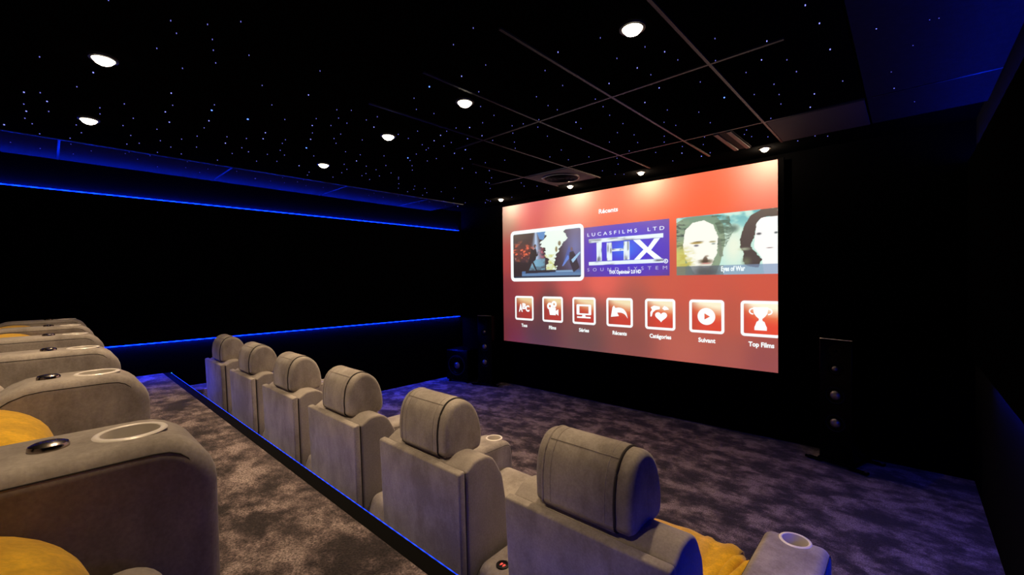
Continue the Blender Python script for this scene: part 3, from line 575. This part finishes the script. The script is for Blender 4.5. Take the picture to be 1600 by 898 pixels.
def chrome(seed):
    def f(U, V):
        n = fbm(U*1.0, V*0.4, 4, seed)[..., None]
        return np.array((232, 246, 252.))-np.clip((n-0.60)*6, 0, 1)*np.array((130, 140, 130.))
    return f
def bar(u0, u1, v0, v1, seed, nu=40, nv=5, lay=4): painted('logo_bar', u0, u1, v0, v1, nu, nv, chrome(seed), lay, card_o)
bar(1.578, 2.590, 1.422, 1.472, 4); bar(1.578, 2.590, 1.130, 1.175, 12)
bar(1.697, 1.773, 1.183, 1.424, 31, 5, 12, 3.4)
bar(1.846, 1.922, 1.183, 1.410, 44, 5, 12, 3.4); bar(2.084, 2.163, 1.183, 1.410, 47, 5, 12, 3.4); bar(1.922, 2.084, 1.296, 1.328, 50, 8, 4, 3.4)
shape('logo_letter', [[(2.212, 1.418), (2.300, 1.418), (2.400, 1.318), (2.480, 1.418), (2.552, 1.418), (2.440, 1.285), (2.572, 1.178), (2.480, 1.178), (2.385, 1.262), (2.296, 1.178), (2.222, 1.178), (2.345, 1.296)]], white, 3.5, card_o)
text('card_lettering', 'LUCASFILMS  LTD', 1.559, 2.602, 1.511, 1.555, white, 4, card_o, 0.0, 1.6)
text('card_lettering', 'SOUND SYSTEM', 1.554, 2.633, 1.051, 1.092, emit('pale_lettering', tuple(s2l((190, 185, 225))), 1.0), 4, card_o, 0.0, 2.2)
text('card_lettering', 'THX Optimizer 2.0 HD', 1.877, 2.313, 1.013, 1.055, white, 5, card_o, 0.03)
ringshape('mark_ring', circle(2.619, 1.146, 0.026, 16), circle(2.619, 1.146, 0.018, 16), white, 4, card_o); text('card_lettering', 'R', 2.609, 2.629, 1.136, 1.157, white, 4, card_o, 0.02)
def faces(U, V):
    n = fbm(U, V, 7, 21); n2 = fbm(U*0.7, V*1.6, 20, 5)
    c = np.zeros(U.shape+(3,))+np.array((196, 236, 222.))
    c = over(c, np.clip((V-0.62)*3, 0, 1)*np.clip((n-0.35)*4, 0, 1), (70, 165, 175), 0.9)
    c = over(c, blob(U, V, 0.60, 0.45, 0.16, 0.42, 0.8), (240, 246, 222), 0.9)
    # left man: hair, face, beard
    c = over(c, inpoly(U, V, [(0, 0), (0, 0.92), (0.08, 0.98), (0.22, 1.0), (0.42, 0.98), (0.50, 0.82), (0.52, 0.55), (0.47, 0.2), (0.42, 0.0)]), (122, 138, 104), 0.75)
    c = over(c, inpoly(U+0.05*(n2-0.5), V, [(0.38, 1), (0.56, 0.95), (0.60, 0.70), (0.52, 0.45), (0.44, 0.5), (0.45, 0.75)])*np.clip((n2-0.3)*3, 0, 1), (70, 96, 78), 0.9)
    c = over(c, np.clip((n2-0.48)*6, 0, 1)*(U < 0.13)*(V > 0.45), (30, 50, 52), 0.8)
    c = over(c, (U < 0.10)*np.clip((0.62-V)*4, 0, 1), (214, 208, 110), 0.9)
    fm = inpoly(U+0.02*(n2-0.5), V+0.03*(n-0.5), [(0.09, 0.30), (0.075, 0.55), (0.10, 0.78), (0.18, 0.90), (0.30, 0.92), (0.40, 0.84), (0.445, 0.62), (0.44, 0.38), (0.38, 0.16), (0.30, 0.02), (0.20, 0.02)])
    c = over(c, fm, (252, 252, 240), 1.0)
    c = over(c, blob(U, V, 0.10, 0.24, 0.14, 0.30, 0.7)*(np.clip((n2-0.3)*3, 0, 1)), (196, 184, 84), 0.95)
    c = over(c, blob(U, V, 0.22, 0.545, 0.085, 0.022, 0.5), (170, 140, 60), 0.9); c = over(c, blob(U, V, 0.39, 0.55, 0.045, 0.018, 0.5), (150, 140, 90), 0.8)
    c = over(c, blob(U, V, 0.22, 0.50, 0.035, 0.022, 0.6), (96, 92, 104), 0.95); c = over(c, blob(U, V, 0.40, 0.515, 0.028, 0.018, 0.6), (120, 140, 130), 0.8)
    c = over(c, blob(U, V, 0.33, 0.315, 0.03, 0.02, 0.6), (150, 130, 110), 0.7)
    c = over(c, blob(U, V, 0.315, 0.225, 0.105, 0.055, 0.7)*np.clip(n2*1.9, 0, 1), (88, 72, 48), 0.95); c = over(c, blob(U, V, 0.315, 0.25, 0.03, 0.07), (80, 62, 48), 0.8)
    c = over(c, blob(U, V, 0.315, 0.10, 0.13, 0.10, 0.6)*np.clip(n2*1.7, 0, 1), (120, 100, 60), 0.8); c = over(c, blob(U, V, 0.245, 0.565, 0.07, 0.012, 0.6), (90, 74, 40), 0.8)
    c = over(c, blob(U, V, 0.325, 0.195, 0.07, 0.014, 0.6), (215, 140, 130), 0.95); c = over(c, blob(U, V, 0.32, 0.155, 0.08, 0.03, 0.6), (250, 248, 236), 0.8)
    c = over(c, blob(U, V, 0.32, 0.04, 0.16, 0.09, 0.6), (86, 70, 40), 0.95)
    c = over(c, blob(U, V, 0.60, 0.74, 0.07, 0.09, 0.8), (66, 96, 84), 0.8); c = over(c, inpoly(U, V, [(0.44, 0.60), (0.47, 0.60), (0.50, 0.30), (0.46, 0.30)]), (120, 130, 112), 0.7)
    # right woman: dark hair, pale face at the edge
    c = over(c, inpoly(U+0.03*(n2-0.5), V+0.03*(n2-0.5), [(0.66, 0.55), (0.70, 0.76), (0.76, 0.92), (0.86, 1.0), (1.0, 1.0), (1.0, 0.86), (0.90, 0.88), (0.82, 0.82), (0.80, 0.60), (0.76, 0.46), (0.80, 0.36), (0.86, 0.22), (0.83, 0.10), (0.74, 0.12), (0.68, 0.22), (0.70, 0.34), (0.66, 0.42)]), (72, 62, 60))
    c = over(c, blob(U, V, 0.70, 0.40, 0.08, 0.035, 0.9), (190, 205, 170), 0.8); c = over(c, blob(U, V, 0.72, 0.20, 0.06, 0.10, 0.9), (120, 128, 96), 0.7)
    c = over(c, inpoly(U, V, [(0.815, 0.80), (0.86, 0.87), (1.0, 0.875), (1.0, 0.0), (0.88, 0.0), (0.86, 0.25), (0.79, 0.42), (0.80, 0.60)]), (253, 253, 250))
    c = over(c, blob(U, V, 0.835, 0.625, 0.030, 0.024, 0.6), (70, 72, 80), 0.95); c = over(c, blob(U, V, 0.985, 0.625, 0.022, 0.022, 0.6), (80, 95, 100), 0.95); c = over(c, blob(U, V, 0.93, 0.40, 0.04, 0.008, 0.6), (130, 100, 100), 0.95)
    d = (V < 0.155); c = np.where(d[..., None], c*0.30+np.array((60, 68, 78.))+(U > 0.5)[..., None]*np.array((25, 35, 50.)), c)
    return c
po = painted('film_poster', 2.743, WS, 0.978, 1.626, 210, 140, faces, 2, scr)
text('poster_caption', 'Eyes of War', 3.218, 3.449, 1.016, 1.066, white, 3, po, 0.03)

# ------------------------------------------------------------------ recliners
def lean(co):   # back panel narrows and leans in towards its foot
    k = (0.88-co.z); return Vector((co.x*(1-0.055*k), co.y+0.035*k*max(0.0, 1-co.y/0.35), co.z))
HEADP = catmull([(0.048, 0.890), (0.036, 0.935), (0.036, 0.995), (0.048, 1.057), (0.080, 1.105), (0.120, 1.123), (0.165, 1.118), (0.212, 1.080), (0.244, 1.015), (0.256, 0.945), (0.250, 0.900), (0.225, 0.880), (0.14, 0.878)], 4)
def scalep(P, k, c=(0.145, 1.0)): return [(c[0]+(y-c[0])*k, c[1]+(z-c[1])*k) for y, z in P]
def make_mesh_objects(front):
    """one recliner, its foot at the origin, its back on y = 0, the seat towards +y"""
    t = empty('recliner_armchair')
    prism('back_panel', arcpoly([(0.0, 0.05), (0.0, 0.882, 0.010), (0.034, 0.888, 0.008), (0.034, 0.05)]), -0.293, 0.293, M['velvet'], t, 0.010, 3, lean)
    body = arcpoly([(0.042, 0.05), (0.042, 0.876, 0.012), (0.095, 0.908, 0.06), (0.185, 0.912, 0.085), (0.250, 0.80, 0.13), (0.285, 0.62, 0.2), (0.34, 0.44), (0.34, 0.05)])
    prism('backrest', body, -0.290, 0.290, M['velvet_side'], t, 0.022, 4, lean)
    bm = bmesh.new(); box(bm, -0.283, 0.283, 0.030, 0.046, 0.06, 0.872); sg = finish('back_seam', bm, M['seam'], t)
    for v in sg.data.vertices: v.co = lean(v.co)
    h = prism('headrest', scalep(HEADP, 0.955), -0.190, 0.166, M['velvet'], t, 0.028, 5)
    prism('headrest_band', HEADP, -0.150, 0.112, M['velvet'], h, 0.006, 2)
    for x in (-0.1505, 0.1125):
        bm = bmesh.new(); tube(bm, [(x, y, z) for y, z in scalep(HEADP, 0.968 if x > 0 else 0.985)], 0.0042, 6, True)
        finish('headrest_piping', bm, M['seam'] if x > 0 else M['velvet_side'], h, 60)
    bm = bmesh.new()
    for x in (-0.118, 0.082): tube(bm, [(x, y, z) for y, z in scalep(HEADP, 1.000)[2:30]], 0.0013, 5)
    tube(bm, [(x, 0.0765, 1.102) for x in np.linspace(-0.145, 0.108, 6)], 0.0013, 5)
    finish('headrest_stitching', bm, M['velvet_side'], h, 60)
    prism('seat_cushion', arcpoly([(0.27, 0.26), (0.27, 0.435, 0.03), (0.60, 0.445, 0.3), (0.905, 0.476, 0.06), (0.925, 0.28, 0.04)]), -0.288, 0.288, M['velvet'], t, 0.055, 5)
    prism('footrest', arcpoly([(0.80, 0.07), (0.80, 0.252), (0.915, 0.265, 0.02), (0.925, 0.08, 0.02)]), -0.290, 0.290, M['velvet_side'], t, 0.02, 3)
    boxobj('chair_base', (-0.27, 0.27, 0.10, 0.80, 0.0, 0.07), M['matteb'], t, 0.01, 2)
    return t
ARM_F = arcpoly([(0.055, 0.02), (0.050, 0.40, 0.10), (0.085, 0.508, 0.05), (0.33, 0.520, 0.10), (0.43, 0.606, 0.10), (0.965, 0.606, 0.075), (0.985, 0.02)])
def arm_b(ys): return arcpoly([(0.055, 0.02), (0.050, 0.40, 0.10), (0.085, 0.508, 0.05), (ys-0.09, 0.510, 0.05), (ys, 0.655, 0.13), (1.000, 0.655, 0.100), (1.006, 0.02)])
ARM_B, ARM_C = arm_b(0.50), arm_b(0.69)
def arm_mesh(P, top, cupy):
    """arm body with a real hole for the cup"""
    a = prism('armrest', P, -0.110, 0.110, M['velvet'], None, 0.034, 6)
    bm = bmesh.new(); bmesh.ops.create_cone(bm, cap_ends=True, segments=32, radius1=0.0445, radius2=0.0445, depth=0.2, matrix=Matrix.Translation((0, cupy, top+0.03)))
    c = finish('cutter', bm, M['velvet'])
    md = a.modifiers.new('hole', 'BOOLEAN'); md.operation = 'DIFFERENCE'; md.object = c; md.solver = 'EXACT'
    dg = bpy.context.evaluated_depsgraph_get(); dg.update()
    me = bpy.data.meshes.new_from_object(a.evaluated_get(dg)); me.name = 'armrest'
    bpy.data.objects.remove(a); bpy.data.objects.remove(c); return me
def cup_mesh():
    bm = bmesh.new()
    lathe(bm, [(0.0, -0.060), (0.038, -0.060), (0.0425, -0.055), (0.0435, 0.001), (0.0455, 0.0028), (0.0530, 0.0022), (0.0550, 0.0), (0.0525, -0.002), (0.044, -0.002)], 40, mi=[1, 1, 1, 0, 0, 0, 0, 0])
    o = finish('cup_holder', bm, [M['cupm'], M['cupin']], None, 50); me = o.data; bpy.data.objects.remove(o); return me
def knob_mesh():
    bm = bmesh.new()
    lathe(bm, [(0.026, -0.002), (0.026, 0.005), (0.0245, 0.0085), (0.018, 0.0115), (0.008, 0.0128), (0, 0.013)], 36)
    o = finish('control_knob', bm, M['chrome'], None, 30); me = o.data; bpy.data.objects.remove(o); return me
def seam_mesh(P):
    """piping that follows the top edge a little way down the flat side"""
    bm = bmesh.new(); zt = max(z for y, z in P); pts = [(y, z) for y, z in P if z > 0.30 and y > 0.06]
    cen = Vector((0.55, 0.25))
    L0 = []
    for y, z in pts:
        if y > 0.97 and z < zt-0.085: break
        L0.append((y if y < 0.93 else 0.93+(y-0.93)*0.62, z-0.021))
    for s in (-1, 1): tube(bm, [(s*0.1074, y, z) for y, z in L0], 0.0013, 5)
    o = finish('armrest_seam', bm, M['seam'], None, 60); me = o.data; bpy.data.objects.remove(o); return me
AM_F, AM_B, AM_C = arm_mesh(ARM_F, 0.606, 0.90), arm_mesh(ARM_B, 0.655, 0.882), arm_mesh(ARM_C, 0.655, 0.882)
CUP, KNOB = cup_mesh(), knob_mesh(); SEAM_F, SEAM_B, SEAM_C = seam_mesh(ARM_F), seam_mesh(ARM_B), seam_mesh(ARM_C)
def btn_mesh():
    bm = bmesh.new(); lathe(bm, [(0.026, -0.002), (0.026, 0.004), (0.019, 0.006), (0.018, 0.002), (0, 0.002)], 28); o = finish('power_socket', bm, M['blackm'], None, 40); me = o.data; bpy.data.objects.remove(o); return me
BTN = btn_mesh()
def add_arm(root, x, front, short=False):
    a = link(bpy.data.objects.new('armrest', AM_F if front else (AM_C if short else AM_B)), root); a.location = (x, 0, 0)
    top, cy = (0.606, 0.90) if front else (0.655, 0.882)
    c = link(bpy.data.objects.new('cup_holder', CUP), a); c.location = (0, cy, top)
    c['label'] = 'cream metal ring around a sunken cup holder'
    link(bpy.data.objects.new('armrest_seam', SEAM_F if front else (SEAM_C if short else SEAM_B)), a)
    if front:
        b = link(bpy.data.objects.new('power_socket', BTN), a); b.location = (-0.02, 0.135, 0.5105)
        b['label'] = 'small black round socket with two red signs'
        bm = bmesh.new()
        for s in (-1, 1):
            box(bm, s*0.007-0.004, s*0.007+0.004, -0.004, 0.006, 0.002, 0.003); box(bm, s*0.007-0.0015, s*0.007+0.0015, -0.009, -0.004, 0.002, 0.003)
        r = finish('socket_sign', bm, M['red'], None); r.parent = a; r.location = (-0.02, 0.135, 0.5105)
    else:
        k = link(bpy.data.objects.new('control_knob', KNOB), a); k.location = (0, 0.775, top-0.0005); k['label'] = 'round dark chrome knob'
def copy_chair(src):
    r = src.copy(); C.objects.link(r)
    for ch in list(src.children):
        c = ch.copy(); C.objects.link(c); c.parent = r
        for g in list(ch.children):
            d = g.copy(); C.objects.link(d); d.parent = c
    return r
ordn = ('nearest', 'second nearest', 'third nearest', 'fourth nearest', 'fifth nearest', 'farthest')
front_x = [-0.735, -1.565, -2.40, -3.225, -4.065, -4.935]
flab = ['taupe velvet recliner with a yellow blanket on its seat, largest of the front row',
        'taupe velvet recliner of the front row next to the one with the blanket',
        'taupe velvet recliner, third from the right in the front row before the screen',
        'taupe velvet recliner, fourth from the right in the front row, small and seen from behind',
        'taupe velvet recliner, second from the left wall in the front row',
        'taupe velvet recliner at the left end of the front row beside the stair']
proto = make_mesh_objects(True); rowf = []
for i, x in enumerate(front_x):
    r = proto if i == 0 else copy_chair(proto); r.location = (x, 1.06, 0.0); tag(r, flab[i], 'armchair', 'recliners of the front row'); rowf.append(r)
rowb = []
back_arms = [-0.26-0.83*k for k in range(7)]
blab = ['rear row taupe recliner nearest the camera, its big armrest filling the lower left corner',
        'rear row taupe recliner with a large yellow cushion, behind the nearest big armrest',
        'rear row taupe recliner with a taupe cushion, right behind the second armrest',
        'taupe velvet recliner, fourth from the camera in the rear row',
        'taupe velvet recliner, second from the left wall in the rear row',
        'taupe velvet recliner at the left wall end of the rear row']
for i in range(6):
    r = copy_chair(proto); r.location = ((back_arms[i]+back_arms[i+1])/2, -0.78, ZA); tag(r, blab[i], 'armchair', 'recliners of the rear row'); rowb.append(r)
for i, r in enumerate(rowf):
    add_arm(r, 0.415, True)
    if i == 5: add_arm(r, -0.405, True)
for i, r in enumerate(rowb):
    add_arm(r, -0.415, False, i == 1)
    if i == 0: add_arm(r, 0.415, False)

# ------------------------------------------------------------------ yellow cushions and blanket
def bolster(name, x, y, z, L, ry, rz, mat, label, cat, group=None, rot=0.0):
    bm = bmesh.new(); n, m = 36, 28; rings = []
    for i in range(m+1):
        s = -1+2*i/m; e = max(0.0, 1-abs(s)**3.2)**(1/2.2)
        ring = []
        for k in range(n):
            a = 2*math.pi*k/n; w = 1+0.015*math.sin(3*a+s*4)
            ring.append((s*L/2, ry*e*w*math.cos(a), rz*e*w*math.sin(a)))
        rings.append([bm.verts.new(p) for p in ring] if e > 0.001 else [bm.verts.new((s*L/2, 0, 0))])
    for i in range(m):
        a, b = rings[i], rings[i+1]
        for k in range(n):
            k2 = (k+1) % n
            if len(a) == 1: bm.faces.new((a[0], b[k2], b[k]))
            elif len(b) == 1: bm.faces.new((a[k], a[k2], b[0]))
            else: bm.faces.new((a[k], a[k2], b[k2], b[k]))
    o = finish(name, bm, mat, None, 80, (x, y, z)); o.rotation_euler = (rot, 0, 0)
    return tag(o, label, cat, group)
cl = {0: 'round yellow plush cushion at the bottom left corner, on the nearest rear recliner', 1: 'round yellow plush cushion between the two nearest rear armrests',
      4: 'small-looking yellow plush cushion on the second recliner from the left wall, rear row', 5: 'farthest yellow plush cushion, on the rear recliner at the left wall'}
for k, lb in cl.items():
    bolster('round_cushion', (back_arms[k]+back_arms[k+1])/2, {0: -0.122, 1: -0.155}.get(k, -0.185), ZA+(0.541 if k == 0 else 0.547), 0.55, 0.160, 0.098, M['yellow'], lb, 'cushion', 'yellow cushions on the rear recliners')
bolster('round_cushion', (back_arms[2]+back_arms[3])/2, -0.225, ZA+0.485+0.045, 0.54, 0.12, 0.08, M['velvet'], 'taupe velvet cushion at the left picture edge behind the second rear armrest', 'cushion')
# blanket on the nearest front recliner
bm = bmesh.new()
NU, NV = 40, 46; grid = []
path = catmull([(0.295, 0.80), (0.325, 0.68), (0.375, 0.58), (0.46, 0.505), (0.60, 0.482), (0.75, 0.480), (0.86, 0.478), (0.925, 0.455), (0.945, 0.40), (0.948, 0.32)], 5, False)
for j in range(NV):
    row = []; f = j/(NV-1)*(len(path)-1); i0 = min(int(f), len(path)-2); fr = f-i0
    y = path[i0][0]*(1-fr)+path[i0+1][0]*fr; z = path[i0][1]*(1-fr)+path[i0+1][1]*fr
    for i in range(NU):
        s = i/(NU-1); x = -0.275+0.50*s
        fold = 0.004*math.sin(9*s+3.1*math.sin(f*0.13))+0.002*math.sin(21*s+f*0.25)+0.0015*math.sin(f*0.5+5*s)
        lift = -0.012+0.016*math.exp(-((s-0.93)/0.05)**2)+0.012*math.exp(-((s-0.80+0.002*f)/0.03)**2)
        row.append(bm.verts.new((-0.735+x+0.008*math.sin(f*0.3)*(s-0.5), 1.06+y+0.3*(fold), z+fold+lift+0.010)))
    grid.append(row)
for j in range(NV-1):
    for i in range(NU-1): bm.faces.new((grid[j][i], grid[j][i+1], grid[j+1][i+1], grid[j+1][i]))
bl = finish('fleece_blanket', bm, M['yellow'], None, 80); md = bl.modifiers.new('thickness', 'SOLIDIFY'); md.thickness = 0.014; md.offset = 1
tag(bl, 'mustard yellow fleece blanket spread over the seat of the nearest front recliner', 'blanket')
bm = bmesh.new()
for (x0, z0, r0, ph) in ((-0.497, 0.490, 0.026, 0.0), (-0.468, 0.497, 0.022, 1.3)):
    tube(bm, [(x0+0.012*math.sin(k*0.7+ph), 1.42+0.047*k, z0+0.010*math.sin(k*0.9+ph)) for k in range(11)], [r0*(0.55 if k in (0, 10) else 1+0.12*math.sin(k*1.3+ph)) for k in range(11)], 14)
f2 = finish('blanket_fold', bm, M['yellow'], bl, 80)

# ------------------------------------------------------------------ loudspeakers
def tower(x, y, rz, label):
    t = empty('floor_speaker', (x, y, 0), rz); tag(t, label, 'loudspeaker', 'black floor speakers beside the screen')
    boxobj('cabinet', (-0.125, 0.125, -0.10, 0.24, 0.05, 1.095), M['gloss'], t, 0.012, 3)
    boxobj('top_glint_strip', (-0.122, 0.122, -0.101, -0.095, 1.0935, 1.099), M['glint'], t, 0.002, 1)  # pale strip stands in for the lamp glint on the gloss top edge
    boxobj('plinth', (-0.135, 0.135, -0.11, 0.25, 0.022, 0.049), M['gloss'], t, 0.006, 2)
    for z, r in ((0.845, 0.048), (0.615, 0.078), (0.375, 0.078)):
        bm = bmesh.new(); lathe(bm, [(r+0.014, -0.100), (r+0.013, -0.108), (r, -0.109), (r*0.96, -0.104)], 32, (0, 0, z), 'y'); w = finish('woofer', bm, M['gloss'], t, 50)
        bm = bmesh.new(); lathe(bm, [(r*0.96, -0.104), (r*0.9, -0.1085), (r*0.8, -0.104)], 32, (0, 0, z), 'y'); finish('surround', bm, M['matteb'], w, 50)
        bm = bmesh.new(); lathe(bm, [(r*0.8, -0.105), (r*0.3, -0.1015)], 32, (0, 0, z), 'y'); finish('cone', bm, M['gloss'], w, 50)
        bm = bmesh.new(); lathe(bm, [(r*0.52, -0.1015), (r*0.47, -0.111), (r*0.32, -0.120), (r*0.13, -0.125), (0, -0.1255)], 24, (0, 0, z), 'y'); finish('dust_cap', bm, M['conem'], w, 50)
    bm = bmesh.new(); lathe(bm, [(0.05, -0.100), (0.049, -0.104), (0.02, -0.104)], 24, (0, 0, 1.0), 'y'); lathe(bm, [(0.014, -0.103), (0.010, -0.109), (0, -0.111)], 16, (0, 0, 1.0), 'y'); finish('tweeter', bm, M['gloss'], t, 50)
    for sx in (-1, 1):
        for y0, y1 in ((-0.115, -0.075), (0.20, 0.24)):
            f = boxobj('outrigger_foot', (min(sx*0.10, sx*0.235), max(sx*0.10, sx*0.235), y0, y1, 0.012, 0.030), M['gloss'], t, 0.005, 2)
            bm = bmesh.new(); lathe(bm, [(0, 0.0), (0.004, 0.002), (0.009, 0.014), (0.010, 0.036), (0.0, 0.038)], 14, (sx*0.215, (y0+y1)/2, 0)); finish('spike', bm, M['conem'], f, 50)
tower(-0.425, 4.67, math.radians(-17), 'slim glossy black floor speaker with three drivers, right of the screen')
tower(-4.86, 4.68, math.radians(17), 'slim black floor speaker in the dark left of the screen')
t = empty('subwoofer', (-5.40, 4.66, 0), math.radians(14)); tag(t, 'black box subwoofer on the floor in the far left corner', 'subwoofer')
boxobj('cabinet', (-0.215, 0.215, -0.21, 0.21, 0.035, 0.525), M['gloss'], t, 0.02, 3)
bm = bmesh.new(); lathe(bm, [(0.165, -0.210), (0.163, -0.222), (0.148, -0.223), (0.142, -0.212)], 36, (0, 0, 0.28), 'y'); w = finish('driver', bm, M['matteb'], t, 50)
bm = bmesh.new(); lathe(bm, [(0.142, -0.212), (0.128, -0.220), (0.112, -0.212), (0.05, -0.211)], 36, (0, 0, 0.28), 'y'); finish('surround', bm, M['gloss'], w, 50)
bm = bmesh.new(); lathe(bm, [(0.055, -0.211), (0.045, -0.222), (0.02, -0.228), (0, -0.229)], 24, (0, 0, 0.28), 'y'); finish('dust_cap', bm, M['conem'], w, 50)
for sx in (-1, 1):
    for sy in (-1, 1):
        bm = bmesh.new(); lathe(bm, [(0, 0), (0.022, 0), (0.024, 0.006), (0.020, 0.036), (0, 0.036)], 20, (sx*0.17, sy*0.165, 0)); finish('foot', bm, M['matteb'], t, 50)
